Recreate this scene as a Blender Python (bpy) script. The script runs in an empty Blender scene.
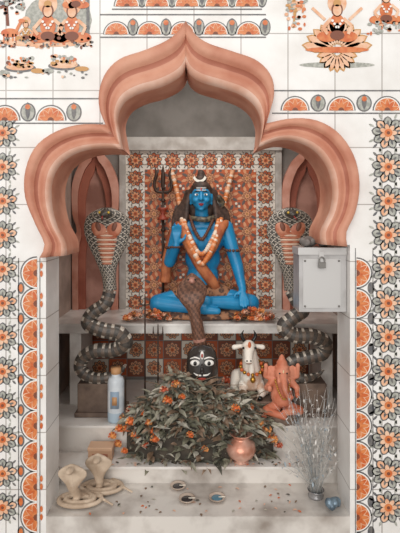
import bpy, bmesh, math, random
from mathutils import Vector, Matrix
random.seed(7)
R=random.random
def U(a,b): return a+(b-a)*R()
D=2.4; F=480.0; CZ=1.6; HY=216.5
def W(px,py,y=0.0):
    d=D+y
    return Vector(((px-200)*d/F, y, CZ+(HY-py)*d/F))
sc=bpy.context.scene
try:
    sc.view_settings.view_transform='Standard'
except Exception: pass

def c(h):
    o=[]
    for i in (0,2,4):
        s=int(h[i:i+2],16)/255
        o.append(s/12.92 if s<=.04045 else ((s+.055)/1.055)**2.4)
    return (*o,1)
MC={}
def mat(name,h,h2=None,scale=8,rough=.5,metal=0,bump=0,detail=5,lo=.4,hi=.6,spec=.5):
    if name in MC: return MC[name]
    m=bpy.data.materials.new(name); m.use_nodes=True
    nt=m.node_tree; b=nt.nodes['Principled BSDF']
    b.inputs['Base Color'].default_value=c(h); b.inputs['Roughness'].default_value=rough; b.inputs['Metallic'].default_value=metal
    b.inputs['Specular IOR Level'].default_value=spec
    if h2 or bump:
        tc=nt.nodes.new('ShaderNodeTexCoord'); n=nt.nodes.new('ShaderNodeTexNoise')
        n.inputs['Scale'].default_value=scale; n.inputs['Detail'].default_value=detail
        nt.links.new(tc.outputs['Object'],n.inputs['Vector'])
        if h2:
            r=nt.nodes.new('ShaderNodeValToRGB')
            r.color_ramp.elements[0].position=lo; r.color_ramp.elements[1].position=hi
            r.color_ramp.elements[0].color=c(h); r.color_ramp.elements[1].color=c(h2)
            nt.links.new(n.outputs['Fac'],r.inputs['Fac']); nt.links.new(r.outputs['Color'],b.inputs['Base Color'])
        if bump:
            bp=nt.nodes.new('ShaderNodeBump'); bp.inputs['Strength'].default_value=bump; bp.inputs['Distance'].default_value=.01
            nt.links.new(n.outputs['Fac'],bp.inputs['Height']); nt.links.new(bp.outputs['Normal'],b.inputs['Normal'])
    MC[name]=m; return m
def tilemat(name,h,hg,bw,bh,ax='xz',off=(0,0),mort=.003,rough=.3,h2=None):
    m=bpy.data.materials.new(name); m.use_nodes=True; nt=m.node_tree; b=nt.nodes['Principled BSDF']
    tc=nt.nodes.new('ShaderNodeTexCoord'); sp=nt.nodes.new('ShaderNodeSeparateXYZ'); cb=nt.nodes.new('ShaderNodeCombineXYZ')
    nt.links.new(tc.outputs['Object'],sp.inputs[0])
    for k,(a,o) in enumerate(zip(ax,off)):
        ad=nt.nodes.new('ShaderNodeMath'); ad.operation='ADD'; ad.inputs[1].default_value=o
        nt.links.new(sp.outputs['xyz'.index(a)],ad.inputs[0]); nt.links.new(ad.outputs[0],cb.inputs[k])
    br=nt.nodes.new('ShaderNodeTexBrick'); br.offset=0; br.squash=1
    br.inputs['Color1'].default_value=c(h); br.inputs['Color2'].default_value=c(h2 or h); br.inputs['Mortar'].default_value=c(hg)
    br.inputs['Scale'].default_value=1; br.inputs['Mortar Size'].default_value=mort; br.inputs['Brick Width'].default_value=bw; br.inputs['Row Height'].default_value=bh
    nt.links.new(cb.outputs[0],br.inputs['Vector'])
    n=nt.nodes.new('ShaderNodeTexNoise'); n.inputs['Scale'].default_value=5; n.inputs['Detail'].default_value=6
    nt.links.new(tc.outputs['Object'],n.inputs['Vector'])
    r=nt.nodes.new('ShaderNodeValToRGB'); r.color_ramp.elements[0].position=.3; r.color_ramp.elements[0].color=(.86,.84,.82,1)
    r.color_ramp.elements[1].position=.6; r.color_ramp.elements[1].color=(1,1,1,1)
    nt.links.new(n.outputs['Fac'],r.inputs['Fac'])
    mx=nt.nodes.new('ShaderNodeMixRGB'); mx.blend_type='MULTIPLY'; mx.inputs[0].default_value=1
    nt.links.new(br.outputs['Color'],mx.inputs[1]); nt.links.new(r.outputs['Color'],mx.inputs[2])
    nt.links.new(mx.outputs[0],b.inputs['Base Color']); b.inputs['Roughness'].default_value=rough
    MC[name]=m; return m

def cr(pts,n):
    pts=[tuple(p) for p in pts]; k=len(pts[0]); P=[pts[0]]+pts+[pts[-1]]
    fine=[]
    for i in range(1,len(P)-2):
        a,b,d,e=P[i-1],P[i],P[i+1],P[i+2]
        for s in range(12):
            t=s/12
            fine.append(tuple(.5*((2*b[q])+(-a[q]+d[q])*t+(2*a[q]-5*b[q]+4*d[q]-e[q])*t*t+(-a[q]+3*b[q]-3*d[q]+e[q])*t**3) for q in range(k)))
    fine.append(pts[-1])
    L=[0]
    kk=min(k,3)
    for i in range(1,len(fine)): L.append(L[-1]+math.dist(fine[i][:kk],fine[i-1][:kk]))
    out=[];j=0
    for i in range(n):
        s=L[-1]*i/(n-1)
        while j<len(L)-2 and L[j+1]<s: j+=1
        t=(s-L[j])/max(1e-9,L[j+1]-L[j]); t=min(1,max(0,t))
        out.append(tuple(fine[j][q]*(1-t)+fine[j+1][q]*t for q in range(k)))
    return out

class MB:
    def __init__(s): s.v=[];s.f=[];s.m=[];s.M=Matrix.Identity(4)
    def add(s,vs,fs,mi=0):
        o=len(s.v); s.v+= [tuple(s.M@Vector(p)) for p in vs]
        for k,f in enumerate(fs):
            s.f.append([o+i for i in f]); s.m.append(mi if isinstance(mi,int) else mi[k])
    def poly(s,pts,mi=0): s.add(pts,[list(range(len(pts)))],mi)
    def box(s,x0,x1,y0,y1,z0,z1,mi=0):
        vs=[(x,y,z) for x in(x0,x1) for y in(y0,y1) for z in(z0,z1)]
        s.add(vs,[(0,1,3,2),(4,6,7,5),(0,4,5,1),(2,3,7,6),(0,2,6,4),(1,5,7,3)],mi)
    def ell(s,ce,r,mi=0,seg=16,rings=10,rot=None):
        if not hasattr(r,'__len__'): r=(r,r,r)
        ce=Vector(ce); vs=[];fs=[]
        for i in range(rings+1):
            th=math.pi*i/rings
            for j in range(seg):
                ph=2*math.pi*j/seg
                p=Vector((r[0]*math.sin(th)*math.cos(ph),r[1]*math.sin(th)*math.sin(ph),r[2]*math.cos(th)))
                if rot: p=rot@p
                vs.append(ce+p)
        for i in range(rings):
            for j in range(seg):
                a=i*seg+j;b=i*seg+(j+1)%seg;fs.append((a,b,b+seg,a+seg))
        s.add(vs,fs,mi)
    def cap(s,p0,p1,r0,r1,mi=0,n=12):
        p0=Vector(p0);p1=Vector(p1)
        s.ell(p0,r0,mi,n,8);s.ell(p1,r1,mi,n,8);s.cyl(p0,p1,r0,r1,mi,n)
    def cyl(s,p0,p1,r0,r1,mi=0,n=12):
        p0=Vector(p0);p1=Vector(p1);t=(p1-p0).normalized();a=t.orthogonal().normalized();b=t.cross(a)
        vs=[p0+(a*math.cos(2*math.pi*j/n)+b*math.sin(2*math.pi*j/n))*r0 for j in range(n)]+[p1+(a*math.cos(2*math.pi*j/n)+b*math.sin(2*math.pi*j/n))*r1 for j in range(n)]
        fs=[(j,(j+1)%n,(j+1)%n+n,j+n) for j in range(n)]+[tuple(range(n)),tuple(range(n,2*n))]
        s.add(vs,fs,mi)
    def loft(s,pts,ref=(0,1,0),n=14,mi=0,patt=None):
        ref=Vector(ref);P=[Vector(p[:3]) for p in pts];vs=[];fs=[];ms=[]
        for i,p in enumerate(P):
            t=(P[min(i+1,len(P)-1)]-P[max(i-1,0)]).normalized()
            a=t.cross(ref)
            if a.length<.05: a=t.orthogonal()
            a.normalize(); b=a.cross(t).normalized()
            for j in range(n):
                th=2*math.pi*j/n
                vs.append(p+a*math.cos(th)*pts[i][3]+b*math.sin(th)*pts[i][4])
        for i in range(len(P)-1):
            for j in range(n):
                q=i*n+j;r=i*n+(j+1)%n;fs.append((q,r,r+n,q+n));ms.append(patt(i,j) if patt else mi)
        fs+= [tuple(range(n)),tuple(range((len(P)-1)*n,len(P)*n))];ms+=[ms[0],ms[-1]]
        s.add(vs,fs,ms)
    def tube(s,pts,n_s=30,mi=0,n=8,ref=(0,1,0)):
        s.loft([(*q[:3],q[3],q[3]) for q in cr(pts,n_s)],ref,n,mi)
    def lathe(s,ce,prof,mi=0,n=24):
        vs=[];fs=[];ms=[]
        for r,z in prof:
            for j in range(n): vs.append((ce[0]+r*math.cos(2*math.pi*j/n),ce[1]+r*math.sin(2*math.pi*j/n),ce[2]+z))
        for i in range(len(prof)-1):
            for j in range(n):
                q=i*n+j;r=i*n+(j+1)%n;fs.append((q,r,r+n,q+n));ms.append(mi if isinstance(mi,int) else mi[i])
        s.add(vs,fs,ms)
    def prism(s,pts,y0,y1,mi=0,ms=None):
        n=len(pts)
        vs=[(p[0],y0,p[1]) for p in pts]+[(p[0],y1,p[1]) for p in pts]
        s.add(vs,[tuple(range(n)),tuple(range(n,2*n))]+[(j,(j+1)%n,(j+1)%n+n,j+n) for j in range(n)],mi)
    def build(s,name,mats,parent=None,smooth=True,remesh=0,sm=6,bevel=0):
        me=bpy.data.meshes.new(name); me.from_pydata(s.v,[],s.f)
        for m in mats: me.materials.append(m)
        me.polygons.foreach_set('material_index',s.m)
        bm=bmesh.new();bm.from_mesh(me);bmesh.ops.recalc_face_normals(bm,faces=bm.faces);bm.to_mesh(me);bm.free()
        if smooth: me.polygons.foreach_set('use_smooth',[True]*len(me.polygons))
        me.update()
        o=bpy.data.objects.new(name,me); sc.collection.objects.link(o)
        if parent: o.parent=parent
        if remesh:
            r=o.modifiers.new('r','REMESH');r.mode='VOXEL';r.voxel_size=remesh;r.use_smooth_shade=True
            if sm:
                q=o.modifiers.new('s','SMOOTH');q.iterations=sm;q.factor=.5
        if bevel:
            b=o.modifiers.new('b','BEVEL');b.width=bevel;b.segments=2;b.limit_method='ANGLE'
        return o
def empty(name):
    o=bpy.data.objects.new(name,None);sc.collection.objects.link(o);return o

# ---------- materials ----------
white=mat('white_print','eeeae4'); orange=mat('orange_print','c9622f','d9834c',30,.4); slate=mat('slate_print','5c5c60','77736f',40,.4)
peach=mat('peach_print','e2a882','ebc4a6',20,.5); brown=mat('brown_print','7d4630'); green=mat('sage_print','9a9b92','b8b7ae',60)
gold=mat('ochre_print','c8955a'); blueprint=mat('blue_print','7a8a98')
PM=[white,orange,slate,peach,brown,green,gold,blueprint]
tile_w=tilemat('wall_tile','efedea','b3ada8',.235,.285,'xz',(.03,.05))
salm=mat('arch_salmon','d2997f','bd7b62',7,.6,bump=.15,lo=.35,hi=.65,detail=8)
terra=mat('arch_terracotta','b87660','a3614b',7,.65,bump=.15,detail=8)
lightp=mat('arch_pale','e0bba8','d09c84',7,.55,bump=.12,lo=.38,hi=.62,detail=8)
marble=mat('marble','e0dcd7','c0b4ab',3.5,.25,lo=.45,hi=.7,detail=9)
marble2=mat('stained_marble','d9d3cc','968b82',5,.35,lo=.45,hi=.75,detail=9)
plaster=mat('grey_plaster','85807b','726d68',4,.9,bump=.2)

# ---------- arch outline ----------
segs=[([(42,257),(47,244),(38,224),(28,198),(28,172),(38,148),(58,133),(82,126),(107,126)],
       [(68,255),(67,242),(58,224),(53,200),(55,178),(65,162),(83,152),(105,149),(124,150)]),
      ([(107,126),(101,110),(101,92),(108,74),(122,61),(145,53),(166,44),(178,35),(186,24)],
       [(124,150),(121,135),(119,118),(126,103),(142,94),(160,89),(175,82),(183,75),(186,67)]),
      ([(186,24),(195,37),(208,46),(232,54),(256,63),(270,78),(273,96),(269,112),(265,125)],
       [(186,67),(190,76),(200,83),(220,89),(240,96),(254,107),(260,121),(260,135),(258,148)]),
      ([(265,125),(290,120),(315,122),(337,135),(352,158),(357,185),(353,212),(344,232),(345,246)],
       [(258,148),(278,141),(297,143),(315,153),(327,171),(331,192),(328,212),(319,231),(320,244)])]
O=[];I=[]
for a,b in segs:
    O+=cr(a,28)[:] ; I+=cr(b,28)[:]
def w2(p): q=W(p[0],p[1],0); return (q.x,q.z)
O2=[w2(p) for p in O]; I2=[w2(p) for p in I]
TH=.22
def lerp(a,b,t): return (a[0]*(1-t)+b[0]*t,a[1]*(1-t)+b[1]*t)
mid=[lerp(a,b,.5) for a,b in zip(O2,I2)]
XL,XR=-.77,.75
wall=empty('wall_front')
mb=MB()
hole=[(XL,0.0),(XL,mid[0][1])]+mid+[(XR,mid[-1][1]),(XR,0)]
outer=[(2.4,0),(2.4,3.4),(-2.4,3.4),(-2.4,0)]
mb.prism(hole+outer,0,TH,0)
o=mb.build('tiled_masonry',[tile_w],wall,smooth=False)
bm=bmesh.new();bm.from_mesh(o.data);bmesh.ops.triangulate(bm,faces=[f for f in bm.faces if len(f.verts)>4]);bm.to_mesh(o.data);bm.free()
mb=MB()
prof=[(0,.0),(0,-.04),(.06,-.055),(.2,-.06),(.32,-.056),(.38,-.04),(.5,-.03),(.62,-.034),(.7,-.046),(.82,-.05),(.93,-.042),(1,-.02),(1,.05),(1,TH)]
pm=[1,0,0,0,0,1,0,0,0,2,2,0,0]
N=len(O2);vs=[];fs=[];ms=[]
for a,b in zip(O2,I2):
    for t,y in prof:
        q=lerp(a,b,t);vs.append((q[0],y,q[1]))
K=len(prof)
for i in range(N-1):
    for k in range(K-1):
        fs.append((i*K+k,(i+1)*K+k,(i+1)*K+k+1,i*K+k+1));ms.append(pm[k])
fs+=[tuple(range(K)),tuple(range((N-1)*K,N*K))];ms+=[0,0]
mb.add(vs,fs,ms)
mb.build('trim_arch',[salm,terra,lightp],None,smooth=True)

# ---------- print motifs ----------
def P(mb,pts,lay,mi): mb.poly([(x,-.0012*lay,z) for x,z in pts],mi)
def petal(mb,cx,cz,ang,r0,L,w,lay,mi):
    ca,sa=math.cos(ang),math.sin(ang);pts=[]
    for u,v in((0,0),(.25,.38),(.55,.5),(.85,.3),(1,0),(.85,-.3),(.55,-.5),(.25,-.38)):
        a=r0+u*L;b=v*w;pts.append((cx+a*ca-b*sa,cz+a*sa+b*ca))
    P(mb,pts,lay,mi)
def disc(mb,cx,cz,rx,rz,lay,mi,n=18,a0=0,a1=2*math.pi):
    P(mb,[(cx+rx*math.cos(a0+(a1-a0)*j/n),cz+rz*math.sin(a0+(a1-a0)*j/n)) for j in range(n+(a1-a0<6))],lay,mi)
def rose(mb,cx,cz,r,o=1,s=2,bg=0):
    for k in range(9):
        a=2*math.pi*k/9+.2
        petal(mb,cx,cz,a,r*.3,r*.72,r*.62,1,s); petal(mb,cx,cz,a,r*.42,r*.52,r*.42,2,bg if k%3 else 3)
        petal(mb,cx,cz,a,r*.42,r*.36,r*.14,2.5,s)
    for k in range(7):
        a=2*math.pi*k/7
        petal(mb,cx,cz,a,0,r*.62,r*.42,3,s); petal(mb,cx,cz,a,r*.1,r*.45,r*.28,4,3)
    disc(mb,cx,cz,r*.24,r*.24,5,o); disc(mb,cx,cz,r*.1,r*.1,6,4)
def leaves(mb,cx,cz,r):
    for k in range(4):
        a=math.pi/4+k*math.pi/2
        for d in(-.35,0,.35): petal(mb,cx,cz,a+d,r*1.0,r*.42,r*.16,1,5 if d else 2)
def fan(mb,cx,cz,d,r):
    n=14
    disc(mb,cx,cz,r*1.12,r*1.12,1,2,n,d-math.pi/2,d+math.pi/2)
    disc(mb,cx,cz,r*1.02,r*1.02,2,0,n,d-math.pi/2,d+math.pi/2)
    disc(mb,cx,cz,r*.93,r*.93,2.5,1,n,d-math.pi/2,d+math.pi/2)
    for k in range(5):
        a=d-math.pi/2*.82+k*math.pi/2*.41
        petal(mb,cx,cz,a,r*.12,r*.82,r*.36,3,3);petal(mb,cx,cz,a,r*.12,r*.74,r*.29,3.5,1)
    disc(mb,cx,cz,r*.22,r*.22,4,4,10,d-math.pi/2,d+math.pi/2)
def band(mb,x0,x1,z0,z1,mi,lay=1): P(mb,[(x0,z0),(x1,z0),(x1,z1),(x0,z1)],lay,mi)
def X(px): return (px-200)/200
def Z(py): return CZ+(HY-py)/200
S=1/200
mb=MB()
for k in range(0,10):
    z=Z(273+k*30.5)
    fan(mb,X(37),z,math.pi,15*S)
    disc(mb,X(21),z-15*S,3.5*S,6*S,1,2);disc(mb,X(21),z-15*S,2*S,4*S,2,1)
    fan(mb,X(356.5),z,0,14*S); disc(mb,X(371),z-15*S,3.5*S,6*S,1,2)
for k in range(13):
    z=Z(133+k*34)
    if z>.05:
        rose(mb,X(3),z,14.5*S,1,2,5);leaves(mb,X(3),z,13*S)
        rose(mb,X(388),z,16.5*S,1,2,5);leaves(mb,X(388),z,15*S)
        rose(mb,X(422),z,15*S);rose(mb,X(-31),z,14*S)
for x in(18.2,39.5): band(mb,X(x),X(x+.9),0,Z(258),2,1)
for x in(355,372.5): band(mb,X(x),X(x+.8),0,Z(248),2,1)
for k in range(18):
    z=Z(262+k*15.2)
    if z>.03: petal(mb,X(41.5),z,math.pi/2*(1 if k%2 else -1),0,7*S,3*S,2,1)
def hband(y0,y1,x0,x1,step,r):
    band(mb,X(x0),X(x1),Z(y0),Z(y0+1.4),2);band(mb,X(x0),X(x1),Z(y1),Z(y1-1.4),2)
    x=x0+step/2;i=0
    while x<x1-step*.3:
        fan(mb,X(x),Z(y1-3.5),math.pi/2,r*S)
        disc(mb,X(x+step/2),Z(y1-(y1-y0)*.45),step*.17*S,(y1-y0)*.36*S,1,2);disc(mb,X(x+step/2),Z(y1-(y1-y0)*.45),step*.14*S,(y1-y0)*.31*S,2,5)
        petal(mb,X(x+step/2),Z(y1-4),math.pi/2,0,(y1-y0-8)*S,5*S,3,2);disc(mb,X(x+step/2),Z(y0+9),2.6*S,2.6*S,4,1)
        x+=step;i+=1
hband(98,124,-110,103,46,14)
hband(90,114,272,500,46,13)
hband(14,38,100,266,33,12)
hband(-16,10,112,262,30,12)
def line(mb,x0,y0,x1,y1,w,lay,mi):
    a=Vector((X(x0),Z(y0)));b=Vector((X(x1),Z(y1)));n=(b-a).normalized();n=Vector((-n.y,n.x))*w*S/2
    P(mb,[tuple(a+n),tuple(b+n),tuple(b-n),tuple(a-n)],lay,mi)
def D_(x,y,rx,ry,lay,mi): disc(mb,X(x),Z(y),rx*S,ry*S,lay,mi)
def seated(x,y,s,cl,sk):
    D_(x,y-24*s,8*s,8.5*s,1,3)
    D_(x,y-18.5*s,4.8*s,6*s,2,4);D_(x,y-18*s,3.6*s,4.8*s,3,sk);D_(x,y-24*s,3.2*s,3*s,3,6)
    D_(x,y-6*s,6.5*s,9*s,2,cl);D_(x-8*s,y+4*s,9*s,4.5*s,3,cl);D_(x+8*s,y+4*s,9*s,4.5*s,3,cl);D_(x,y+3*s,6*s,4*s,4,4)
    line(mb,x-5*s,y-11*s,x-12*s,y-3*s,3*s,4,sk);line(mb,x-12*s,y-3*s,x-8*s,y+2*s,2.6*s,5,sk)
    line(mb,x+5*s,y-11*s,x+12*s,y-5*s,3*s,4,sk);line(mb,x+12*s,y-5*s,x+9*s,y+2*s,2.6*s,5,sk)
    for k in range(6): D_(x-4*s+1.6*s*k,y-9*s+(2.5-abs(k-2.5))*2.6*s,1.1*s,1.1*s,6,0)
def dots(x0,x1,y0,y1,n,ms,r0=1,r1=2.6):
    for _ in range(n): D_(U(x0,x1),U(y0,y1),U(r0,r1),U(r0,r1)*.8,random.choice((2,3,4)),random.choice(ms))
D_(58,20,34,27,.5,5)
D_(46,42,48,5,1,3)
dots(0,92,38,48,90,[3,5,1,4,2],.8,2.2)
seated(48,33,1.2,1,3);seated(72,33,1.15,1,3)
seated(76,2,.8,1,3);seated(26,36,.6,6,3)
D_(10,33,9,4.5,2,1);line(mb,16,32,21,22,3,3,1);D_(22,21,3.4,2,4,1)
for x in(4,8,13,16): line(mb,x,34,x,43,1.4,2,1)
line(mb,0,8,14,2,3,2,4);line(mb,6,0,8,26,3,2,4);dots(0,24,-4,14,50,[5,2,1],1,2.6);line(mb,88,-10,88,38,3,2,2)
for x,y in((20,64),(64,62)):
    D_(x,y+4,16,4.5,1,2);D_(x,y+3,14,3.5,2,3);dots(x-12,x+12,y-6,y+3,34,[3,1,5,6,4],1.2,2.8)
    D_(x-16,y+9,6,2.5,3,5);D_(x+18,y+7,7,2.5,3,6)
dots(0,90,71,78,26,[5,3,2],.8,2)
for k in range(11):
    a=math.radians(8+k*16.4)
    petal(mb,X(337),Z(50),a,5*S,32*S*(1-.25*abs(math.sin(a))),12*S,1,6);petal(mb,X(337),Z(50),a,6*S,29*S*(1-.25*abs(math.sin(a))),9*S,2,3)
for k in range(9):
    petal(mb,X(337),Z(52),math.radians(-12-k*19.5),3*S,18*S,8*S,1,6);petal(mb,X(337),Z(52),math.radians(-12-k*19.5),4*S,15*S,5*S,2,3)
D_(337,50,32,3,3,1);D_(337,65,38,3,1,5)
seated(337,32,1.2,1,3);line(mb,325,20,312,8,3,2,3);line(mb,349,20,362,8,3,2,3)
D_(296,6,8,5,1,3);line(mb,296,8,293,28,2.2,2,6);dots(284,306,-6,30,44,[3,1,5,6]);seated(386,16,1.0,1,3);dots(366,404,22,34,40,[3,5,5,1])
def jamb(x,sgn):
    mb.M=Matrix(((0,-sgn,0,x),(1,0,0,0),(0,0,1,0),(0,0,0,1)))
    ww=TH
    for k in range(8):
        z=1.28-k*.175+.0
        disc(mb,ww*.5,z,.075,.08,1,2);disc(mb,ww*.5,z,.062,.067,2,0)
        for q in range(6): petal(mb,ww*.5,z,q*math.pi/3,.008,.045,.03,3,2 if k%2 else 1)
        disc(mb,ww*.5,z,.014,.014,4,4)
        disc(mb,ww*.5,z-.0875,.03,.012,1,1)
    band(mb,.012,.018,.1,1.36,2,2);band(mb,ww-.018,ww-.012,.1,1.36,2,2)
jamb(XL,-1);jamb(XR,1)
mb.M=Matrix.Identity(4)
mb.build('printed_tile_pattern',PM,wall,smooth=False)

# ---------- inner chamber ----------
YB=1.25;XS=.97
back=empty('wall_back')
mb=MB();mb.box(-XS-.1,XS+.1,YB,YB+.1,0,2.75,0)
mb.build('plaster_face',[plaster],back,smooth=False)
mb=MB()
px=lambda p:(p-200)*(D+YB)/F
pz=lambda p:CZ+(HY-p)*(D+YB)/F
ptile=tilemat('back_panel_tile','ece3d8','a39a90',.114,.114,'xz',(0,0),.002)
mb.box(px(124),px(277),YB-.012,YB-.001,pz(312),pz(150),0)
mb.box(px(120),px(126),YB-.03,YB-.001,pz(314),pz(138),1);mb.box(px(275),px(281),YB-.03,YB-.001,pz(314),pz(138),1)
mb.box(px(120),px(281),YB-.05,YB-.001,pz(151),pz(138),1)
mb.build('panel_frame',[ptile,mat('panel_frame_grey','c9c4be','aca49c',9,.5)],back,smooth=False)
PB=[mat('pb_cream','e0d5c7'),mat('pb_orange','c5602f','b35127',20),mat('pb_slate','63554f'),mat('pb_peach','dc9c72'),mat('pb_brown','85452c'),mat('pb_sage','9a8f82'),mat('pb_gold','c98c4c'),mat('pb_white','e9dccb')]
mb=MB()
def lay(k): mb.M=Matrix.Translation((0,YB-k,0))
xa,xb,za,zb_=px(126.5),px(274.5),pz(311),pz(152)
ncol=8;st=(xb-xa)/ncol;nrow=9;sz=(zb_-za)/nrow
for i in range(ncol):
    for j in range(nrow):
        x=xa+(i+.5)*st;z=za+(j+.5)*sz
        edge=i in(0,ncol-1) or j==nrow-1
        if edge:
            lay(.0135);rose(mb,x,z,st*.44,1,2,1);leaves(mb,x,z,st*.40)
        else:
            lay(.0135);band(mb,x-st*.5,x+st*.5,z-sz*.5,z+sz*.5,1,1)
            lay(.015)
            for q in range(8):
                a=q*math.pi/4+.3
                petal(mb,x,z,a,st*.2,st*.36,st*.16,1,2 if q%2 else 3)
            rose(mb,x,z,st*.3,6,4,3)
            for sx in(-1,1):
                for sy in(-1,1): disc(mb,x+sx*st*.42,z+sy*sz*.42,st*.07,st*.07,2,7 if (i+j)%2 else 2)
mb.M=Matrix.Translation((0,YB-.001,0))
for i in range(14):
    for j in range(4):
        x=-.9+i*.138;z=.45+j*.138
        band(mb,x-.066,x+.066,z-.066,z+.066,0 if (i+j)%3==1 else (1 if (i+j)%3 else 4),1)
        mb.M=Matrix.Translation((0,YB-.0025,0));rose(mb,x,z,.058,1,2,3);mb.M=Matrix.Translation((0,YB-.001,0))
mb.build('printed_tile_pattern_back',PB,back,smooth=False)
def pinkarch(name,xa,xb):
    mb=MB();cx=(xa+xb)/2;w=(xb-xa)/2
    zt=pz(142);zb=.9
    o=[(-1,zb),(-1,1.35),(-.8,1.5),(-1,1.62),(-1,1.85),(-.6,2.02),(-.25,2.08),(0,zt)]
    o2=cr([(a*w,z,0) for a,z in o],30);o2=[(a,z) for a,z,_ in o2]
    L=o2+[(-a,z) for a,z in reversed(o2[:-1])]
    M_=[(a*.72,zb+(z-zb)*.94) for a,z in L];Q=[(a*.45,zb+(z-zb)*.86) for a,z in L]
    def strip(A,B,ya,yb_,mi):
        n=len(A);vs=[(cx+a,ya,z) for a,z in A]+[(cx+a,yb_,z) for a,z in B]
        mb.add(vs,[(i,i+1,n+i+1,n+i) for i in range(n-1)],mi)
    strip(L,L,YB,YB-.05,0);strip(L,M_,YB-.05,YB-.06,0);strip(M_,M_,YB-.06,YB-.03,1);strip(M_,Q,YB-.03,YB-.03,1);strip(Q,Q,YB-.03,YB-.005,1)
    n=len(Q);mb.add([(cx+a,YB-.005,z) for a,z in Q],[(i,i+1,n-2-i,n-1-i) for i in range(n//2-1)],2)
    mb.build(name,[mat('inner_salmon','dca491','c4826c',6,.6),mat('inner_terra','b06a55','9a5542',6,.6),mat('inner_dusty','b98a7b','96685a',5,.7)],None,smooth=False)
pinkarch('trim_inner_arch',px(74),px(119));pinkarch('trim_inner_arch.001',px(282),px(330))
for nm,xa,xb in(('wall_left',-XS-.1,-XS),('wall_right',XS,XS+.1)):
    mb=MB();mb.box(xa,xb,TH,YB,0,2.75,0);mb.build(nm,[mat('side_wall','b8a498','97877c',4,.7)],None,smooth=False)
mb=MB();mb.box(-XS-.1,XS+.1,TH,YB+.1,2.75,2.85,0);mb.build('ceiling',[plaster],None,smooth=False)
mb=MB();mb.box(-2.4,2.4,-2.6,0,-.1,0,0)
mb.build('floor',[mat('ground_stone','a9a29b','857d76',4,.6,detail=8)],None,smooth=False)
mb=MB()
mb.box(XL,XR,.0,TH,0,.1,0);mb.box(-XS,XS,TH,.3,0,.1,0)
mb.box(-XS,XS,.3,YB,0,.185,0);mb.box(-XS,XS,.285,YB,.185,.2,1)
mb.build('floor_steps',[marble2,marble],None,smooth=False)
mb=MB();mb.box(-XS,XS,.46,YB,.2,.345,0);mb.box(-XS,XS,.445,YB,.345,.36,1)
mb.build('floor_altar_tier',[marble2,marble],None,smooth=False)
mb=MB();mb.box(-XS,XS,.74,YB,.835,.895,0);mb.box(-XS,XS,.73,YB,.885,.9,0)
for x in(-.86,.80): mb.box(x,x+.075,.77,1.1,.36,.84,0)
mb.build('marble_shelf',[mat('shelf_marble','e6e3de','bdb7b1',6,.3)],None,smooth=False)

# ---------- Shiva statue ----------
shiva=empty('shiva_statue')
blue=mat('blue_skin','218dc0','1573a6',5,.4,lo=.4,hi=.7)
dark=mat('dark_hair','3a2c26','57433a',30,.6,bump=.4)
leop=mat('leopard_skin','9a6b4c','4a3228',28,.7,lo=.48,hi=.56)
ochre=mat('ochre_cloth','c8794c','a05534',12,.7,bump=.3)
dy=.12
def V(x,y,z): return (x,y+dy,z)
mb=MB()
mb.ell(V(.02,.93,1.03),(.15,.12,.1));mb.ell(V(.02,.94,1.17),(.115,.09,.12));mb.ell(V(.02,.94,1.30),(.13,.095,.12))
mb.ell(V(.02,.94,1.43),(.155,.1,.12));mb.ell(V(-.05,.88,1.43),(.075,.05,.06));mb.ell(V(.09,.88,1.43),(.075,.05,.06))
mb.cap(V(-.12,.94,1.52),V(.16,.94,1.52),.062,.062);mb.cap(V(.015,.94,1.53),V(.01,.92,1.66),.055,.047)
H=Vector(V(.008,.9,1.74))
mb.ell(H,(.073,.085,.095));mb.ell(H+Vector((0,-.02,-.045)),(.055,.06,.055));mb.ell(H+Vector((0,-.065,-.085)),(.022,.02,.018))
mb.cap(H+Vector((0,-.082,.02)),H+Vector((0,-.1,-.02)),.009,.014);mb.ell(H+Vector((.012,-.088,-.022)),.009);mb.ell(H+Vector((-.012,-.088,-.022)),.009)
for s in(-1,1):
    mb.ell(H+Vector((s*.074,.0,-.005)),(.012,.022,.034));mb.ell(H+Vector((s*.074,.0,-.042)),(.009,.01,.02));mb.ell(H+Vector((s*.035,-.062,-.025)),(.025,.02,.022))
mb.cap(V(-.145,.94,1.52),V(-.215,.88,1.28),.056,.042);mb.cap(V(-.215,.88,1.28),V(-.165,.78,1.40),.042,.027)
mb.cap(V(.185,.94,1.52),V(.265,.9,1.25),.056,.043);mb.cap(V(.265,.9,1.25),V(.29,.76,1.1),.043,.028)
def hand(w,d,side,nrm,k=1.0,curl=.3):
    w=Vector(w);d=Vector(d).normalized();side=Vector(side).normalized();nrm=Vector(nrm).normalized()
    for t in(-1.3,-.45,.45,1.3):
        mb.cap(w,w+d*.06*k+side*t*.013*k,.016*k,.013*k,n=8)
    for i,(t,L) in enumerate(((-1.5,.052),(-.5,.062),(.5,.058),(1.5,.045))):
        b=w+d*.062*k+side*t*.0145*k;m=b+(d+nrm*curl*.5).normalized()*L*.5*k+side*t*.002;e=m+(d+nrm*curl*1.6).normalized()*L*.5*k
        mb.cap(b,m,.0085*k,.008*k,n=8);mb.cap(m,e,.008*k,.006*k,n=8)
    b=w+d*.015*k-side*.02*k;m=b+(d*.6-side)*.028*k;mb.cap(b,m,.012*k,.009*k,n=8);mb.cap(m,m+(d-side*.3)*.024*k,.009*k,.007*k,n=8)
hand(V(-.165,.775,1.41),(.05,-.05,1),(-1,0,0),(0,-1,0),1.15,.25)
hand(V(.29,.755,1.095),(.05,-.6,-.5),(1,0,0),(0,-.1,-1),1.1,.5)
mb.cap(V(-.06,.92,1.02),V(-.29,.80,1.0),.092,.062);mb.cap(V(-.29,.80,1.0),V(.03,.71,.975),.06,.036)
mb.cap(V(.1,.92,1.02),V(.35,.80,1.0),.092,.062);mb.cap(V(.35,.80,1.0),V(.05,.74,1.02),.06,.038)
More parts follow.
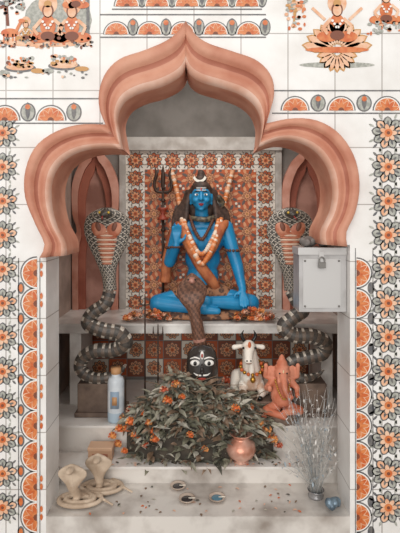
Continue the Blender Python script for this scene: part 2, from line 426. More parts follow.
mb.cap(V(.03,.71,.97),V(.12,.70,.965),.032,.022);mb.cap(V(.05,.72,1.03),V(-.06,.715,1.045),.034,.022)
for k in range(5): mb.cap(V(-.06,.71+.0,1.03+.008*k),V(-.085+.004*k,.705,1.028+.011*k),.009,.008,n=8)
mb.build('body',[blue],shiva,remesh=.0055,sm=4)
mb=MB()
for s in(-1,1):
    mb.ell(H+Vector((s*.03,-.076,.012)),(.017,.007,.008),0,rot=Matrix.Rotation(s*-.3,3,'Z'))
    mb.ell(H+Vector((s*.029,-.083,.012)),(.006,.003,.007),1)
    mb.tube([tuple(H+Vector((s*.01,-.084,.03)))+(.003,),tuple(H+Vector((s*.03,-.082,.036)))+(.004,),tuple(H+Vector((s*.052,-.066,.028)))+(.002,)],10,1)
mb.ell(H+Vector((0,-.086,-.052)),(.02,.008,.005),2);mb.ell(H+Vector((0,-.084,-.060)),(.015,.008,.005),2)
mb.ell(H+Vector((0,-.086,.05)),(.005,.004,.012),3)
for dz in(.042,.052,.062): mb.tube([tuple(H+Vector((-.035,-.072,dz)))+(.002,),tuple(H+Vector((0,-.084,dz-.001)))+(.002,),tuple(H+Vector((.035,-.072,dz)))+(.002,)],8,0)
mb.build('face_paint',[mat('eye_white','eeeeea'),mat('black_paint','141012'),mat('lip_red','a8343a'),mat('tilak','c2421f')],shiva)
mb=MB()
mb.ell(H+Vector((0,.025,.03)),(.086,.085,.088));mb.ell(H+Vector((0,.0,.072)),(.068,.075,.045))
mb.ell(H+Vector((0,.01,.125)),(.042,.045,.04));mb.ell(H+Vector((0,.01,.165)),(.028,.03,.03))
for s in(-1,1):
    for q in range(5):
        a=.075+q*.008
        mb.tube([tuple(H+Vector((s*a*.9,.02+q*.008,.05)))+(.018,),tuple(H+Vector((s*(a+.02),.015+q*.01,-.04)))+(.02,),tuple(H+Vector((s*(a+.03+.012*q),.0+q*.012,-.12)))+(.02,),tuple(H+Vector((s*(a+.035+.016*q),-.02+q*.014,-.20-.01*q)))+(.012,)],16,0)
mb.ell(H+Vector((0,.06,-.07)),(.1,.05,.11))
mb.build('hair',[dark],shiva,remesh=.006,sm=3)
mb=MB()
mo=[(.05*math.cos(a),.05*math.sin(a)) for a in [math.radians(200+i*14) for i in range(11)]]
inner=[(.038*math.cos(a),.012+.045*math.sin(a)) for a in [math.radians(340-i*14) for i in range(11)]]
mb.prism([(H.x-.01+a,H.z+.15+b) for a,b in mo+inner],H.y-.045,H.y-.035)
mb.build('crescent_moon',[mat('moon_silver','e8e4d8',rough=.3)],shiva,smooth=False)
mb=MB()
mb.tube([(*V(-.16,.97,1.55),.04),(*V(-.12,.87,1.50),.045),(*V(-.06,.835,1.38),.045),(*V(.0,.84,1.26),.04),(*V(.08,.85,1.15),.04),(*V(.13,.88,1.07),.03)],30,0)
mb.tube([(*V(.2,.97,1.55),.035),(*V(.15,.87,1.52),.038),(*V(.1,.84,1.40),.032),(*V(.04,.835,1.30),.03)],24,0)
mb.tube([(*V(-.1,1.0,1.58),.05),(*V(.02,1.02,1.6),.05),(*V(.13,1.0,1.58),.05)],16,0)
mb.tube([(*V(-.19,.97,1.5),.035),(*V(-.235,.97,1.3),.04),(*V(-.25,.95,1.12),.04)],16,0)
mb.build('ochre_shawl',[ochre],shiva,remesh=.007,sm=3)
mb=MB()
mb.ell(V(.02,.93,1.06),(.165,.135,.07));mb.cap(V(-.04,.92,1.035),V(-.14,.87,1.03),.1,.085);mb.cap(V(.09,.92,1.035),V(.16,.885,1.03),.1,.088)
mb.ell(V(-.02,.79,1.0),(.1,.05,.06))
mb.build('leopard_wrap',[leop],shiva,remesh=.008,sm=4)
mb=MB()
def beads(pts,n,r,mi):
    for q in cr(pts,n): mb.ell(q[:3],r*U(.85,1.15),random.choice(mi),8,6)
beads([V(-.13,.89,1.58),V(-.09,.82,1.44),V(-.03,.80,1.33),V(.01,.795,1.27),V(.06,.80,1.33),V(.11,.82,1.44),V(.15,.89,1.58)],44,.018,(1,1,0,3))
beads([V(-.11,.88,1.57),V(-.075,.82,1.46),V(.01,.80,1.34),V(.095,.82,1.46),V(.13,.88,1.57)],36,.016,(0,1,3))
beads([V(-.07,.89,1.6),V(-.04,.83,1.51),V(.01,.815,1.44),V(.06,.83,1.51),V(.1,.89,1.6)],26,.013,(2,))
beads([V(-.21,1.06,1.93),V(-.17,1.03,1.78),V(-.14,.97,1.64),V(-.12,.88,1.55)],30,.018,(0,1,3))
beads([V(.24,1.06,1.93),V(.20,1.03,1.78),V(.165,.97,1.64),V(.14,.88,1.55)],30,.018,(0,1,3))
for cx_,cz_ in((-.19,1.38),(.235,1.36)):
    for k in range(12):
        a=k*math.pi/6;mb.ell((cx_+.05*math.cos(a),.9+dy+.05*math.sin(a),cz_),.011,2,8,6)
for k in range(12):
    a=k*math.pi/6;mb.ell((-.168+.031*math.cos(a),.785+dy+.031*math.sin(a),1.39),.008,2,8,6);mb.ell((.288+.033*math.cos(a),.775+dy+.025*math.sin(a),1.12+.02*math.sin(a)),.008,2,8,6)
mb.build('garlands',[mat('cream_flower','e8d2be'),mat('orange_flower','d27a42'),mat('rudraksha','5e3826'),mat('peach_flower','dfa37b')],shiva)
mb=MB()
mb.tube([(*V(-.1,.93,1.60),.012),(*V(-.03,.86,1.585),.018),(*V(.05,.86,1.58),.02),(*V(.13,.92,1.61),.02),(*V(.15,.94,1.68),.018),(*V(.14,.90,1.73),.022),(*V(.13,.87,1.74),.012)],40,0)
mb.ell(V(.14,.92,1.70),(.04,.01,.04),0);mb.build('neck_snake',[mat('snake_dark','3b3630','7a6e58',50,.4)],shiva)
mb=MB()
mb.ell(V(.03,.88,.93),(.42,.2,.045));mb.ell(V(.03,.88,.915),(.44,.21,.025))
mb.build('seat_skin',[leop],shiva,remesh=.012,sm=3)

# trident
mb=MB()
tx,ty=-.275,1.17
mb.cyl((tx,ty,.9),(tx,ty,1.82),.011,.010,0);mb.lathe((tx,ty,.9),[(0,0),(.05,0),(.05,.02),(.015,.04),(.012,.06)],0)
mb.tube([(tx,ty,1.80,.012),(tx,ty,1.9,.016),(tx,ty,1.98,.003)],12,0)
for s in(-1,1): mb.tube([(tx,ty,1.78,.01),(tx+s*.05,ty,1.79,.011),(tx+s*.065,ty,1.85,.011),(tx+s*.05,ty,1.91,.012),(tx+s*.06,ty,1.96,.003)],20,0)
mb.lathe((tx+.0,ty-.03,1.62),[(0,-.045),(.04,-.045),(.035,-.03),(.012,0),(.035,.03),(.04,.045),(0,.045)],1)
for p in(1.3,1.5,1.72): mb.lathe((tx,ty,p),[(.012,-.012),(.02,0),(.012,.012)],0)
mb.build('trident',[mat('dark_iron','4a3a32',rough=.5,metal=.5),mat('drum_red','98402c')])

# ---------- Big cobras ----------
sc_d=mat('scale_dark','3b3733','534d47',60,.4);sc_w=mat('scale_cream','cfc6b9','a89d8e',60,.4);sc_b=mat('scale_brown','6e5f52','5a4c42',60,.4)
hoodo=mat('hood_orange','cf8d70','b8694c',25,.45);blk=mat('gloss_black','15110f',rough=.2)
def cobra(name,hx,body,yy,sgn,ped):
    root=empty(name)
    mb=MB()
    def wp(a,b,dy_=0,ra=.03,rb=None): q=W(a,b,yy); return (q.x,q.y+dy_,q.z,ra,rb if rb else ra)
    hp=[wp(hx+sgn*2,290,0,.042),wp(hx+sgn*1,276,0,.045,.04),wp(hx,264,-.01,.065,.034),wp(hx,252,-.015,.1,.03),wp(hx,240,-.02,.132,.028),wp(hx,228,-.025,.146,.028),wp(hx,218,-.035,.13,.03),wp(hx,212,-.045,.09,.032),wp(hx,208,-.05,.03,.02)]
    mb.loft(cr(hp,64),(0,1,0),52,patt=lambda i,j:(1 if (i+j)%4==0 else (0 if (i-j)%4 else 1)))
    bp=[wp(hx+sgn*2,290,0,.042)]+[wp(a,b,y_,r) for a,b,y_,r in body]
    mb.loft(cr(bp,220),(0,1,0),24,patt=lambda i,j:(2 if i%8<4 else 0) if 3<j%24<9 or 15<j%24<21 else (1 if i%8<3 else 0))
    mb.build('body',[sc_d,sc_w,sc_b],root,smooth=False)
    mb=MB()
    h=W(hx,214,yy);
    mb.ell((h.x,h.y-.085,h.z),(.036,.065,.024),0);mb.ell((h.x,h.y-.13,h.z-.006),(.026,.04,.017),0);mb.ell((h.x,h.y-.05,h.z+.004),(.045,.05,.028),0)
    for s in(-1,1): mb.ell((h.x+s*.027,h.y-.125,h.z+.008),.008,1);
    mb.tube([(h.x,h.y-.16,h.z-.012,.003),(h.x,h.y-.19,h.z-.022,.003),(h.x+.008,h.y-.205,h.z-.035,.001)],8,2)
    mb.build('head',[sc_d,mat('eye_yellow','d9b23c',rough=.2),mat('tongue','a02020')],root)
    mb=MB()
    m=W(hx,231,yy)
    for s in(-1,1):
        mb.ell((m.x+s*.045,m.y-.046,m.z+.02),(.05,.014,.062),0,rot=Matrix.Rotation(s*.25,3,'Y'))
        mb.ell((m.x+s*.05,m.y-.058,m.z+.028),(.016,.006,.03),3,rot=Matrix.Rotation(s*.3,3,'Y'))
    for k in range(16):
        z=.0-k*.0135;w=.082-.0032*k
        mb.ell((m.x,m.y-.036-.010*math.sin(k/15*3.14),m.z+z),(w,.018,.0085),0 if k%2 else 2,14,6)
    mb.build('hood_marks',[hoodo,blk,mat('hood_cream','e3c8b2'),mat('hood_mark','7a4a38')],root)
    mb=MB();a=W(ped[0],0,yy).x;b=W(ped[1],0,yy).x
    mb.box(a,b,yy-.07,yy+.1,.36,.565);mb.box(a-.015,b+.015,yy-.085,yy+.115,.36,.39)
    mb.build('plinth',[mat('plinth_brown','7d695b','5d4c42',8,.7)],root,smooth=False,bevel=.006)
cobra('cobra_statue',108,[(106,303,-.02,.043),(94,312,-.03,.044),(90,322,-.04,.046),(104,328,-.05,.047),(120,332,-.04,.048),(126,342,-.03,.048),(114,349,-.02,.046),(96,350,-.02,.044),(84,357,-.02,.042),(82,368,-.03,.040),(94,375,-.05,.036),(110,374,-.06,.03),(122,368,-.05,.018),(127,362,-.05,.006)],.64,1,(80,124))
cobra('cobra_statue.001',289,[(296,300,-.02,.043),(302,309,-.03,.044),(292,316,-.04,.046),(283,325,-.04,.047),(292,333,-.05,.048),(310,334,-.05,.048),(323,341,-.04,.046),(321,352,-.03,.044),(306,356,-.03,.042),(292,360,-.03,.040),(287,369,-.04,.036),(300,375,-.06,.03),(314,373,-.05,.018),(322,367,-.05,.006)],.64,1,(280,324))

# ---------- Lingam with serpent ----------
root=empty('shiva_lingam')
ly=.58
q=W(202,345,ly);lx=q.x;ztop=q.z;rr=15.5*(D+ly)/F
stone=mat('black_stone','2b2725','403b37',14,.25)
mb=MB()
mb.lathe((lx,ly,.36),[(0,0),(.15,0),(.155,.02),(.12,.04),(.11,.07),(.14,.1),(.145,.12),(rr,.125),(rr*1.04,.2),(rr,ztop-.36-.1),(rr*.9,ztop-.36-.045),(rr*.6,ztop-.36-.012),(0,ztop-.36)],0,32)
mb.build('lingam_stone',[stone],root)
mb=MB()
fy=ly-rr
for s in(-1,1):
    mb.ell((lx+s*.042,fy+.010,ztop-.085),(.03,.014,.019),0);mb.ell((lx+s*.042,fy-.002,ztop-.085),(.011,.007,.013),1)
    mb.tube([(lx+s*.012,fy+.004,ztop-.06,.004),(lx+s*.042,fy+.004,ztop-.05,.005),(lx+s*.072,fy+.03,ztop-.066,.003)],10,0)
mb.ell((lx,fy+.012,ztop-.04),(.012,.012,.026),0);mb.ell((lx,fy+.001,ztop-.04),(.006,.006,.013),2)
mb.cap((lx,fy+.0,ztop-.095),(lx,fy-.012,ztop-.135),.007,.014,3);mb.ell((lx,fy-.0,ztop-.178),(.026,.009,.008),2);
for s in(-1,1): mb.tube([(lx+s*.005,fy-.006,ztop-.155,.005),(lx+s*.03,fy-.002,ztop-.154,.005),(lx+s*.05,fy+.01,ztop-.145,.002)],10,0)
mb.build('painted_face',[mat('face_white','efece6'),blk,mat('face_red','a83a2a'),stone],root)
mb=MB()
yy=.675
def wp(a,b,dy_=0,ra=.03,rb=None): q=W(a,b,yy); return (q.x,q.y+dy_,q.z,ra,rb if rb else ra)
mb.loft(cr([wp(203,425,.04,.035),wp(203,390,.03,.04),wp(201,352,.02,.042,.04),wp(199,338,.015,.042),wp(197,325,0,.04),wp(194,310,-.01,.042,.036),wp(193,301,-.02,.075,.03),wp(192,292,-.02,.095,.026),wp(192,284,-.03,.085,.026),wp(192,277,-.04,.045,.026),wp(192,273,-.05,.01,.012)],100),(0,1,0),30,patt=lambda i,j:(1 if (i//3)%2==0 and i<56 else (0 if (i//2-j)%3 else 2)))
h=W(192,279,yy);mb.ell((h.x,h.y-.07,h.z),(.026,.045,.02),1);mb.ell((h.x+.02,h.y-.095,h.z+.008),.007,3);mb.ell((h.x-.02,h.y-.095,h.z+.008),.007,3)
mb.build('serpent_hood',[mat('serp_brown','8a6350','6b4838',50,.5),mat('serp_pink','c79484','ab7666',50,.5),mat('serp_dark','5a3f33'),blk],root,smooth=False)

# ---------- Nandi ----------
root=empty('nandi_bull_statue')
nw=mat('bull_white','ebe2d6','c8a68e',11,.5,lo=.52,hi=.62);nb=mat('bull_brown','8a4f34','6e3a26',14,.5)
bx,by,bz=.325,.66,.47;BS=1.05
mb=MB();mb.box(bx-.12,bx+.12,by-.13,by+.25,.36,bz);mb.build('plinth',[MC['plinth_brown']],root,smooth=False,bevel=.006)
mb=MB()
def B(x,y,z): return (bx+x*BS,by+y*BS,bz+z*BS)
mb.ell(B(.01,.1,.09),(.085,.13,.09));mb.ell(B(0,-.01,.11),(.075,.075,.1));mb.ell(B(.02,.05,.18),(.045,.05,.05))
mb.cap(B(0,-.02,.16),B(-.015,-.05,.27),.058,.045);mb.ell(B(-.02,-.065,.30),(.043,.05,.045));mb.cap(B(-.022,-.08,.29),B(-.028,-.125,.245),.034,.026);mb.ell(B(-.028,-.135,.24),(.029,.02,.022))
mb.ell(B(-.005,-.075,.17),(.02,.02,.07))
for s in(-1,1):
    mb.cap(B(s*.05,-.03,.07),B(s*.06,-.07,.03),.032,.024);mb.cap(B(s*.06,-.07,.03),B(s*.04,-.10,.018),.022,.018)
    mb.cap(B(s*.075,.12,.07),B(s*.1,.04,.03),.045,.026);mb.cap(B(s*.1,.04,.03),B(s*.09,-.02,.018),.022,.018)
    mb.cap(B(-.02+s*.04,-.05,.305),B(-.02+s*.085,-.045,.295),.012,.017);
mb.tube([(*B(.03,.22,.12),.012),(*B(.06,.22,.05),.01),(*B(.1,.18,.02),.012)],12)
mb.build('body',[nw],root,remesh=.005,sm=4)
mb=MB()
for s in(-1,1):
    mb.tube([(*B(-.02+s*.025,-.055,.335),.012),(*B(-.02+s*.042,-.055,.365),.009),(*B(-.02+s*.03,-.06,.40),.002)],10,0)
    mb.ell(B(-.02+s*.036,-.103,.305),(.008,.007,.008),0);mb.ell(B(-.028+s*.011,-.153,.245),(.005,.004,.005),0)
    mb.ell(B(s*.04,-.117,.016),(.018,.014,.015),0)
mb.ell(B(-.02,-.108,.325),(.01,.006,.02),1);mb.ell(B(-.028,-.15,.228),(.018,.006,.003),2)
for k in range(16):
    a=k*math.pi/8;mb.ell(B(.0+.066*math.cos(a),-.035+.06*math.sin(a),.175-.03*(-math.sin(a))*1.0-.0),.012,(1 if k%2 else 3),8,6)
mb.ell(B(-.0,-.105,.12),(.017,.015,.02),3)
mb.ell(B(.05,.0,.13),(.035,.05,.04),2);mb.ell(B(.012,.1,.145),(.08,.09,.045),1)
mb.build('trappings',[blk,mat('trap_orange','c45f2c'),nb,mat('bell_brass','b98a3a',metal=.8,rough=.3)],root)

# ---------- Ganesha ----------
root=empty('ganesha_statue')
sg=mat('sindoor','dc9276','c26d4e',10,.6,bump=.2)
gx,gy,gz=.50,.54,.40
def G(x,y,z): return (gx+x*.98,gy+y,gz+z*1.1)
mb=MB();mb.lathe((gx,gy,.36),[(0,0),(.1,0),(.1,.02),(.085,.03),(.09,.04),(0,.042)],0);mb.build('base',[MC['plinth_brown']],root)
mb=MB()
mb.ell(G(0,0,.1),(.068,.06,.075));mb.ell(G(0,-.015,.085),(.06,.06,.055));mb.ell(G(0,.01,.16),(.06,.045,.05))
mb.ell(G(0,-.02,.225),(.048,.045,.048))
mb.tube([(*G(0,-.055,.225),.026),(*G(.0,-.085,.19),.021),(*G(.01,-.09,.14),.018),(*G(.035,-.09,.11),.015),(*G(.05,-.095,.125),.012)],20)
for s in(-1,1):
    mb.ell(G(s*.065,-.0,.225),(.034,.01,.042),rot=Matrix.Rotation(s*.35,3,'Z'))
    mb.cap(G(s*.03,-.05,.21),G(s*.035,-.085,.19),.007,.004)
    mb.cap(G(s*.05,0,.18),G(s*.095,-.01,.14),.024,.018);mb.cap(G(s*.095,-.01,.14),G(s*.085,-.06,.15 if s<0 else .12),.018,.014);mb.ell(G(s*.085,-.07,.155 if s<0 else .12),(.015,.012,.02))
    mb.cap(G(s*.05,.01,.185),G(s*.1,.01,.2),.02,.015);mb.cap(G(s*.1,.01,.2),G(s*.1,-.01,.25),.015,.012);mb.ell(G(s*.1,-.01,.262),(.014,.012,.018))
    mb.cap(G(s*.04,0,.03),G(s*.1,-.05,.03),.038,.028);mb.cap(G(s*.1,-.05,.03),G(s*.0,-.085,.018+.012*s),.026,.018)
mb.lathe(G(0,-.01,.25),[(0,0),(.04,0),(.045,.012),(.033,.02),(.034,.035),(.02,.055),(.016,.07),(0,.09)],0)
mb.build('body',[sg],root,remesh=.0045,sm=3)
mb=MB()
for s in(-1,1): mb.ell(G(s*.022,-.062,.235),(.006,.004,.005),0)
mb.ell(G(0,-.066,.245),(.004,.003,.012),1)
beads_pts=[G(-.045,-.03,.19),G(-.03,-.065,.14),G(.0,-.085,.1),G(.03,-.065,.14),G(.045,-.03,.19)]
for q in cr(beads_pts,20): mb.ell(q,.006,2,8,6)
mb.build('features',[blk,mat('tilak2','e8d6a8'),mat('bead_gold','c89b48',metal=.6,rough=.4)],root)

# ---------- leaf pile ----------
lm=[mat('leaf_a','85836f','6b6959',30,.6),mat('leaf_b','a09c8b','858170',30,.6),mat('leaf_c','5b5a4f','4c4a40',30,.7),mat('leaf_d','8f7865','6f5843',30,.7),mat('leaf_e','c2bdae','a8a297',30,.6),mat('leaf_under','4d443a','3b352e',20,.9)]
mb=MB()
cx,cy=0.0,.50
def gnd(y): return .36 if y>.443 else .2
def surf(x,y):
    a=(x-cx)/.45;b=(y-cy)/(.165 if y<cy else .25)
    r=a*a+b*b
    if r>=1: return 0
    s=.2+.38*(1-r)**.55*(1+.12*math.sin(9*x+3)*math.cos(13*y)+.06*math.sin(31*x))*(1-.14*max(0,x)/.45)
    return s
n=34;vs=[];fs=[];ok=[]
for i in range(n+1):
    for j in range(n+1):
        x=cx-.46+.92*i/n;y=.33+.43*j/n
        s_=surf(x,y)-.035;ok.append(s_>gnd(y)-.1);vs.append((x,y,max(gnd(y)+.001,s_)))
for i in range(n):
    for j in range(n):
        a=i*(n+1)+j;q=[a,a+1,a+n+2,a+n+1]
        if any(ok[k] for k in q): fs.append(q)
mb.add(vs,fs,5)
def leaf(p,d,up,L,w,mi,fold=.3):
    d=d.normalized();s=d.cross(up)
    if s.length<.1: s=d.orthogonal()
    s.normalize();nn=s.cross(d)
    pr=[(0,.06,0),(.25,.8,.02),(.5,1,.05),(.75,.65,.03),(1,0.04,-.08)]
    vs=[];
    for t,ww,zz in pr:
        c_=p+d*L*t+nn*zz*L
        vs+= [c_+s*w*ww/2+nn*w*ww*fold*.5,c_,c_-s*w*ww/2+nn*w*ww*fold*.5]
    fs=[]
    for i in range(4):
        a=i*3;fs+=[(a,a+1,a+4,a+3),(a+1,a+2,a+5,a+4)]
    mb.add(vs,fs,mi)
for k in range(3200):
    a=U(0,2*math.pi);r=R()**.42
    x=cx+.46*r*math.cos(a);y=cy+(.172 if math.sin(a)<0 else .26)*r*math.sin(a)
    z=max(gnd(y),surf(x,y))+U(-.02,.03)
    if (x-lx)**2+(y-ly)**2<.11**2: continue
    if abs(x-.5)<.1 and y>.45: continue
    ang=U(0,2*math.pi);d=Vector((math.cos(ang),math.sin(ang)-.3,U(-.5,.6)))
    leaf(Vector((x,y,z)),d,Vector((U(-.4,.4),U(-.9,.0),1)),U(.04,.11),U(.014,.036),random.choice((0,0,1,1,2,2,3,3,4)),U(.1,.6))
for k in range(80):
    a=U(0,6.28);x=cx+.38*math.cos(a)*R();y=cy+.12*math.sin(a)*R()
    p=Vector((x,y,max(gnd(y),surf(x,y))));e=p+Vector((U(-.18,.18),U(-.12,.05),U(-.03,.1)));mb.cyl(p,e,.003,.002,3,5)
mb.build('leaf_offering_pile',lm,smooth=True)

# marigolds
mb=MB()
def mari(p,r,mi):
    p=Vector(p);mb.ell(p,r*.62,mi,8,6)
    for k in range(22):
        th=math.acos(1-1.5*(k+.5)/22);ph=k*2.4
        d=Vector((math.sin(th)*math.cos(ph),math.sin(th)*math.sin(ph),math.cos(th)))
        s=d.orthogonal().normalized();t=d.cross(s);q=p+d*r*.6
        mb.add([q-s*r*.18,q+t*r*.1,q+s*r*.18,q+d*r*.45+s*r*.25,q+d*r*.5,q+d*r*.45-s*r*.25],[(0,1,4,5),(1,2,3,4)],mi if k%4 else (mi+1)%4)
spots=[(152,432),(149,424),(120,430),(131,423),(127,430),(113,437),(257,400),(268,408),(262,418),(264,396),(232,388),(226,382),(176,386),(164,392),(140,405),(142,414),(224,398),(246,392),(266,430),(272,440),(260,424),(155,440),(136,436),(190,436),(205,450),(182,398),(250,408),(118,445),(125,452),(168,402),(235,410),(146,446),(278,446),(131,412),(122,418),(256,410)]
for a,b in spots:
    yy=.30
    while yy<.8:
        q=W(a,b,yy)
        if max(gnd(yy),surf(q.x,yy))+.02>=q.z: break
        yy+=.005
    mari((q.x,yy-.022,q.z+.015),U(.019,.03),random.choice((0,0,1,2)))
mb.build('marigold_flowers',[mat('mari_orange','d8703a'),mat('mari_amber','e09858'),mat('mari_red','bc5535'),mat('mari_pale','e7b79a')])

for nm,x0,x1 in(('flower_offering',-.5,-.2),('flower_offering.001',.22,.5)):
    mb=MB()
    for k in range(170):
        x=U(x0,x1);y=U(.77,.86);t=(x-x0)/(x1-x0);h=.07*math.sin(math.pi*t)*(1-abs(y-.815)/.06)
        if k%4==0: mari((x,y,.91+max(0,h)*R()+.012),U(.012,.024),random.choice((0,1,2,3)))
        else: leaf(Vector((x,y,.91+max(0,h)*R())),Vector((U(-1,1),U(-1,.3),U(0.05,.5))),Vector((0,0,1)),U(.03,.07),U(.012,.025),random.choice((4,5,6)))
    mb.build(nm,[MC['mari_orange'],MC['mari_amber'],MC['mari_red'],MC['mari_pale'],MC['leaf_a'],MC['leaf_d'],ochre])

# ---------- pot ----------
mb=MB();PY=.345;q=W(241,459,PY)
k=15*(D+PY)/F/.1
mb.lathe((q.x,PY,.2),[(0,0),(.05*k,0),(.055*k,.008*k),(.045*k,.016*k),(.085*k,.045*k),(.1*k,.085*k),(.09*k,.125*k),(.055*k,.15*k),(.048*k,.165*k),(.075*k,.185*k),(.078*k,.19*k),(.068*k,.188*k),(.04*k,.16*k),(.05*k,.1*k),(0,.03*k)],0,36)
mb.build('copper_pot',[mat('copper','e3b5a2','c98a72',10,.28,metal=.5)])
mb=MB();y=.52;q=W(116,400,y);r=.05
mb.lathe((q.x,y,.36),[(0,0),(r*.95,0),(r,.01),(r,.06),(r,.15),(r,.24),(r*.85,.262),(r*.55,.27),(r*.55,.285),(r*.62,.29),(r*.62,.32),(0,.322)],[1,1,1,0,0,0,0,0,2,2,2],28)
mb.box(q.x-.025,q.x+.025,y-r-.003,y-r+.01,.45,.55,3);mb.box(q.x-.015,q.x+.015,y-r-.004,y-r+.01,.47,.52,2)
mb.build('milk_bottle',[mat('bottle_white','e2e5e8','c3cad0',9,.3),mat('bottle_blue','a9bbc8'),mat('bottle_cap','b98a5e'),mat('label_blue','8c9fb2')])
mb=MB();q=W(101,452,.37)
mb.box(q.x-.068,q.x+.068,.34,.42,.2,.275,0);mb.box(q.x-.071,q.x+.071,.337,.423,.26,.28,1);mb.box(q.x-.045,q.x+.045,.3385,.345,.212,.245,2)
mb.build('incense_box',[mat('box_ochre','c29a7c'),mat('box_lid','cfa98b'),mat('box_label','a0654c')],smooth=False,bevel=.003)
# donation box
mb=MB();steel=mat('painted_steel','bcbab9','a3a09e',6,.35,metal=.3)
q0=W(299,312,.05);q1=W(341,249,.05);x0,x1,z0,z1=q0.x,XR-.002,q0.z,q1.z
mb.box(x0,x1,.05,.2,z0,z1,0);mb.box(x0-.006,x1,.042,.2,z1-.03,z1+.008,1)
mb.box(x0+.02,x1-.03,.046,.052,z0+.02,z1-.05,1)
mb.box(x0+.04,x1-.05,.08,.1,z1+.006,z1+.0095,2)
mb.box(x0+.1,x0+.125,.036,.05,z1-.07,z1-.01,1);mb.box(x0+.095,x0+.13,.02,.04,z1-.095,z1-.065,3)
mb.tube([(x0+.1,.03,z1-.066,.004),(x0+.1,.03,z1-.05,.004),(x0+.1125,.03,z1-.04,.004),(x0+.125,.03,z1-.05,.004),(x0+.125,.03,z1-.066,.004)],14,3)
for a,b in((x0+.03,z0+.03),(x1-.04,z0+.03),(x0+.03,z1-.06),(x1-.04,z1-.06)): mb.ell((a,.045,b),.006,3,8,6)
mb.build('donation_box',[steel,mat('steel_light','c6c4c2',metal=.3,rough=.3),blk,mat('lock_steel','7f7c78',metal=.7,rough=.35)],smooth=False,bevel=.003)
mb=MB()
for k in range(9):
    x=x0+.03+.02*k;mb.ell((x,.12+U(-.03,.03),z1+.028+U(0,.012)),(U(.02,.035),U(.02,.04),U(.014,.03)),0,10,8,Matrix.Rotation(U(0,3),3,'Y'))
mb.build('folded_cloth',[mat('grey_cloth','8d8682','6c6561',20,.9,bump=.5)],remesh=.005,sm=2)

# ---------- stone cobra idols ----------
tan=mat('sandstone','cfbba5','b09a84',12,.7,bump=.25)
def idol(name,cx_,ytop,ybase,yy,sc_,lean):
    mb=MB()
    base=W(cx_,ybase,yy);zb=.1
    top=W(cx_,ytop,yy).z;h=top-zb
    X0=base.x
    hp=[(X0+lean,yy+.03,zb+.025,.022,.022),(X0+lean*.7,yy+.02,zb+h*.22,.022,.02),(X0,yy,zb+h*.42,.028,.018),(X0,yy-.005,zb+h*.56,.05*sc_,.015),(X0,yy-.01,zb+h*.7,.078*sc_,.014),(X0,yy-.015,zb+h*.82,.078*sc_,.015),(X0,yy-.025,zb+h*.92,.05*sc_,.018),(X0,yy-.035,zb+h,.012,.012)]
    mb.loft(cr(hp,36),(0,1,0),20)
    mb.ell((X0,yy-.055,zb+h*.93),(.022,.036,.016))
    mb.cap((X0,yy-.02,zb+h*.86),(X0,yy-.012,zb+h*.5),.012,.012)
    co=[]
    for i in range(26):
        a=i*.55;r=.04+.0035*i
        co.append((X0+lean+r*math.cos(a),yy+.03+r*.6*math.sin(a),zb+.02+.0*i,.02-.0004*i))
    co.append((X0+lean+.20*sc_,yy-.01,zb+.012,.006))
    mb.tube(co,90,0,10,(0,0,1))
    mb.build(name,[tan],remesh=.005,sm=3)
idol('stone_cobra_idol',73,462,520,.085,.95,0.02)
idol('stone_cobra_idol.001',99,452,505,.2,.92,0.0)

def diya(name,a,b,yy,fill):
    mb=MB();q=W(a,b,yy)
    mb.lathe((q.x,yy,.1),[(0,0),(.025,0),(.03,.006),(.042,.014),(.044,.02),(.039,.019),(.028,.01),(0,.009)],0,24)
    mb.ell((q.x,yy,.1125),(.03,.03,.004),1,16,6);mb.cap((q.x+.01,yy,.116),(q.x+.042,yy-.012,.124),.003,.002,2,6)
    mb.build(name,[mat('diya_clay','c3b1a2','a08e80',12,.5),fill,mat('wick','efe6d6')])
diya('oil_lamp',187,500,.13,mat('oil_dark','3f3a3a',rough=.1))
diya('oil_lamp.001',217,497,.14,mat('oil_blue','5f8496',rough=.1))
diya('oil_lamp.002',178,484,.25,MC['oil_dark'])
mb=MB()
for k in range(110):
    y=U(.02,.27) if k%2 else U(.3,.33);z=.102 if y<.28 else .202
    x=U(-.62,.6);leaf(Vector((x,y,z)),Vector((U(-1,1),U(-1,1),.05)),Vector((0,0,1)),U(.012,.03),U(.008,.014),random.choice((0,1,2,3,4)),.2)
mb.build('scattered_petals',[MC['leaf_d'],MC['mari_orange'],MC['leaf_c'],MC['mari_pale'],MC['leaf_e']])
# grass blades standing in for the pale hazy clutter at right
mb=MB()
vx,vy=.62,.17
mb.lathe((vx,vy,.1),[(0,0),(.04,0),(.042,.01),(.036,.02),(.042,.035),(.045,.04),(.038,.035),(.03,.02),(0,.02)],4,20)
for k in range(150):
    a=U(0,6.28);l=U(.1,.58);sp=U(.02,.2)
    e=Vector((vx+math.cos(a)*sp-.03,max(.03,vy+math.sin(a)*sp*.7),.12+l));e.x=min(e.x,.735)
    p=Vector((vx+U(-.03,.03),vy+U(-.03,.03),.12));m=(p+e)/2+Vector((U(-.04,.04),0,.03))
    mi=random.choice((0,0,1,2,3))
    mb.tube([(*p,.0009),(*m,.0009),(*e,.0005)],5,mi,3)
    for t in range(4): leaf(m+(e-m)*(.25*t),Vector((U(-1,1),U(-1,1),U(-.6,1))),Vector((0,.3,1)),U(.012,.035),U(.005,.012),random.choice((0,1,1,2,3)))
mb.build('haze_clutter_grass',[mat('dry_a','cdc9c4'),mat('dry_b','e0ddd8'),mat('dry_c','aaa8a3'),mat('dry_d','a3b0b8'),mat('vase_steel','b0b0b2',metal=.8,rough=.25)])
mb=MB();q=W(332,492,.08)
for k in range(7): mb.ell((q.x+U(-.03,.03),.06+U(-.02,.02),.12+U(0,.03)),(U(.015,.03),U(.015,.03),U(.015,.025)),0,10,8)
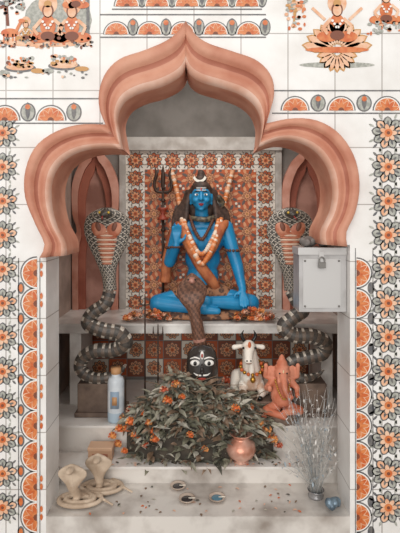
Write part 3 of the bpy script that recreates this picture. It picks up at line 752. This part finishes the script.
mb.build('crumpled_foil_packet',[mat('foil','8296a5','5d6c78',30,.35,metal=.5)],remesh=.005,sm=1)
for nm,a,top,yy in(('iron_trident',145,302,.66),('iron_trident.001',158,332,.69)):
    mb=MB();q=W(a,top,yy)
    mb.cyl((q.x,yy,.36),(q.x,yy,q.z),.006,.005,0,8)
    mb.tube([(q.x,yy,q.z-.02,.006),(q.x,yy,q.z+.05,.003)],6,0)
    for s in(-1,1): mb.tube([(q.x,yy,q.z-.02,.005),(q.x+s*.028,yy,q.z-.012,.005),(q.x+s*.03,yy,q.z+.035,.002)],10,0)
    mb.build(nm,[MC['dark_iron']])

# ---------- light / camera ----------
mb=MB();mb.box(-.45,.45,.5,.58,2.70,2.75,0);mb.cyl((-.43,.54,2.68),(.43,.54,2.68),.016,.016,1,12)  # added fixture, hidden above the arch, housing for the interior fill
mb.build('added_fill_fixture',[mat('fill_fixture_body','e0e0e0'),mat('fill_fixture_tube','ffffff')])
l=bpy.data.lights.new('added_fill_light','AREA');l.shape='RECTANGLE';l.size=.9;l.size_y=.3;l.energy=9;l.color=(1,.96,.91)  # added fill light to brighten the chamber, not a known lamp
o=bpy.data.objects.new('added_fill_light',l);sc.collection.objects.link(o);o.location=(0,.5,2.64);o.rotation_euler=(math.radians(12),0,0)
w=bpy.data.worlds.new('World');sc.world=w;w.use_nodes=True
w.node_tree.nodes['Background'].inputs[0].default_value=(1,.98,.955,1);w.node_tree.nodes['Background'].inputs[1].default_value=.76
l=bpy.data.lights.new('sun','SUN');l.energy=1.45;l.angle=math.radians(45);l.color=(1,.975,.94)
o=bpy.data.objects.new('sun',l);sc.collection.objects.link(o);o.rotation_euler=(math.radians(72),0,math.radians(-10))
cam=bpy.data.cameras.new('camera');co=bpy.data.objects.new('camera',cam);sc.collection.objects.link(co)
co.location=(0,-D,CZ);co.rotation_euler=(math.radians(90),0,0)
cam.sensor_fit='HORIZONTAL';cam.sensor_width=36;cam.lens=F/400*36;cam.shift_y=-50/400
sc.camera=co
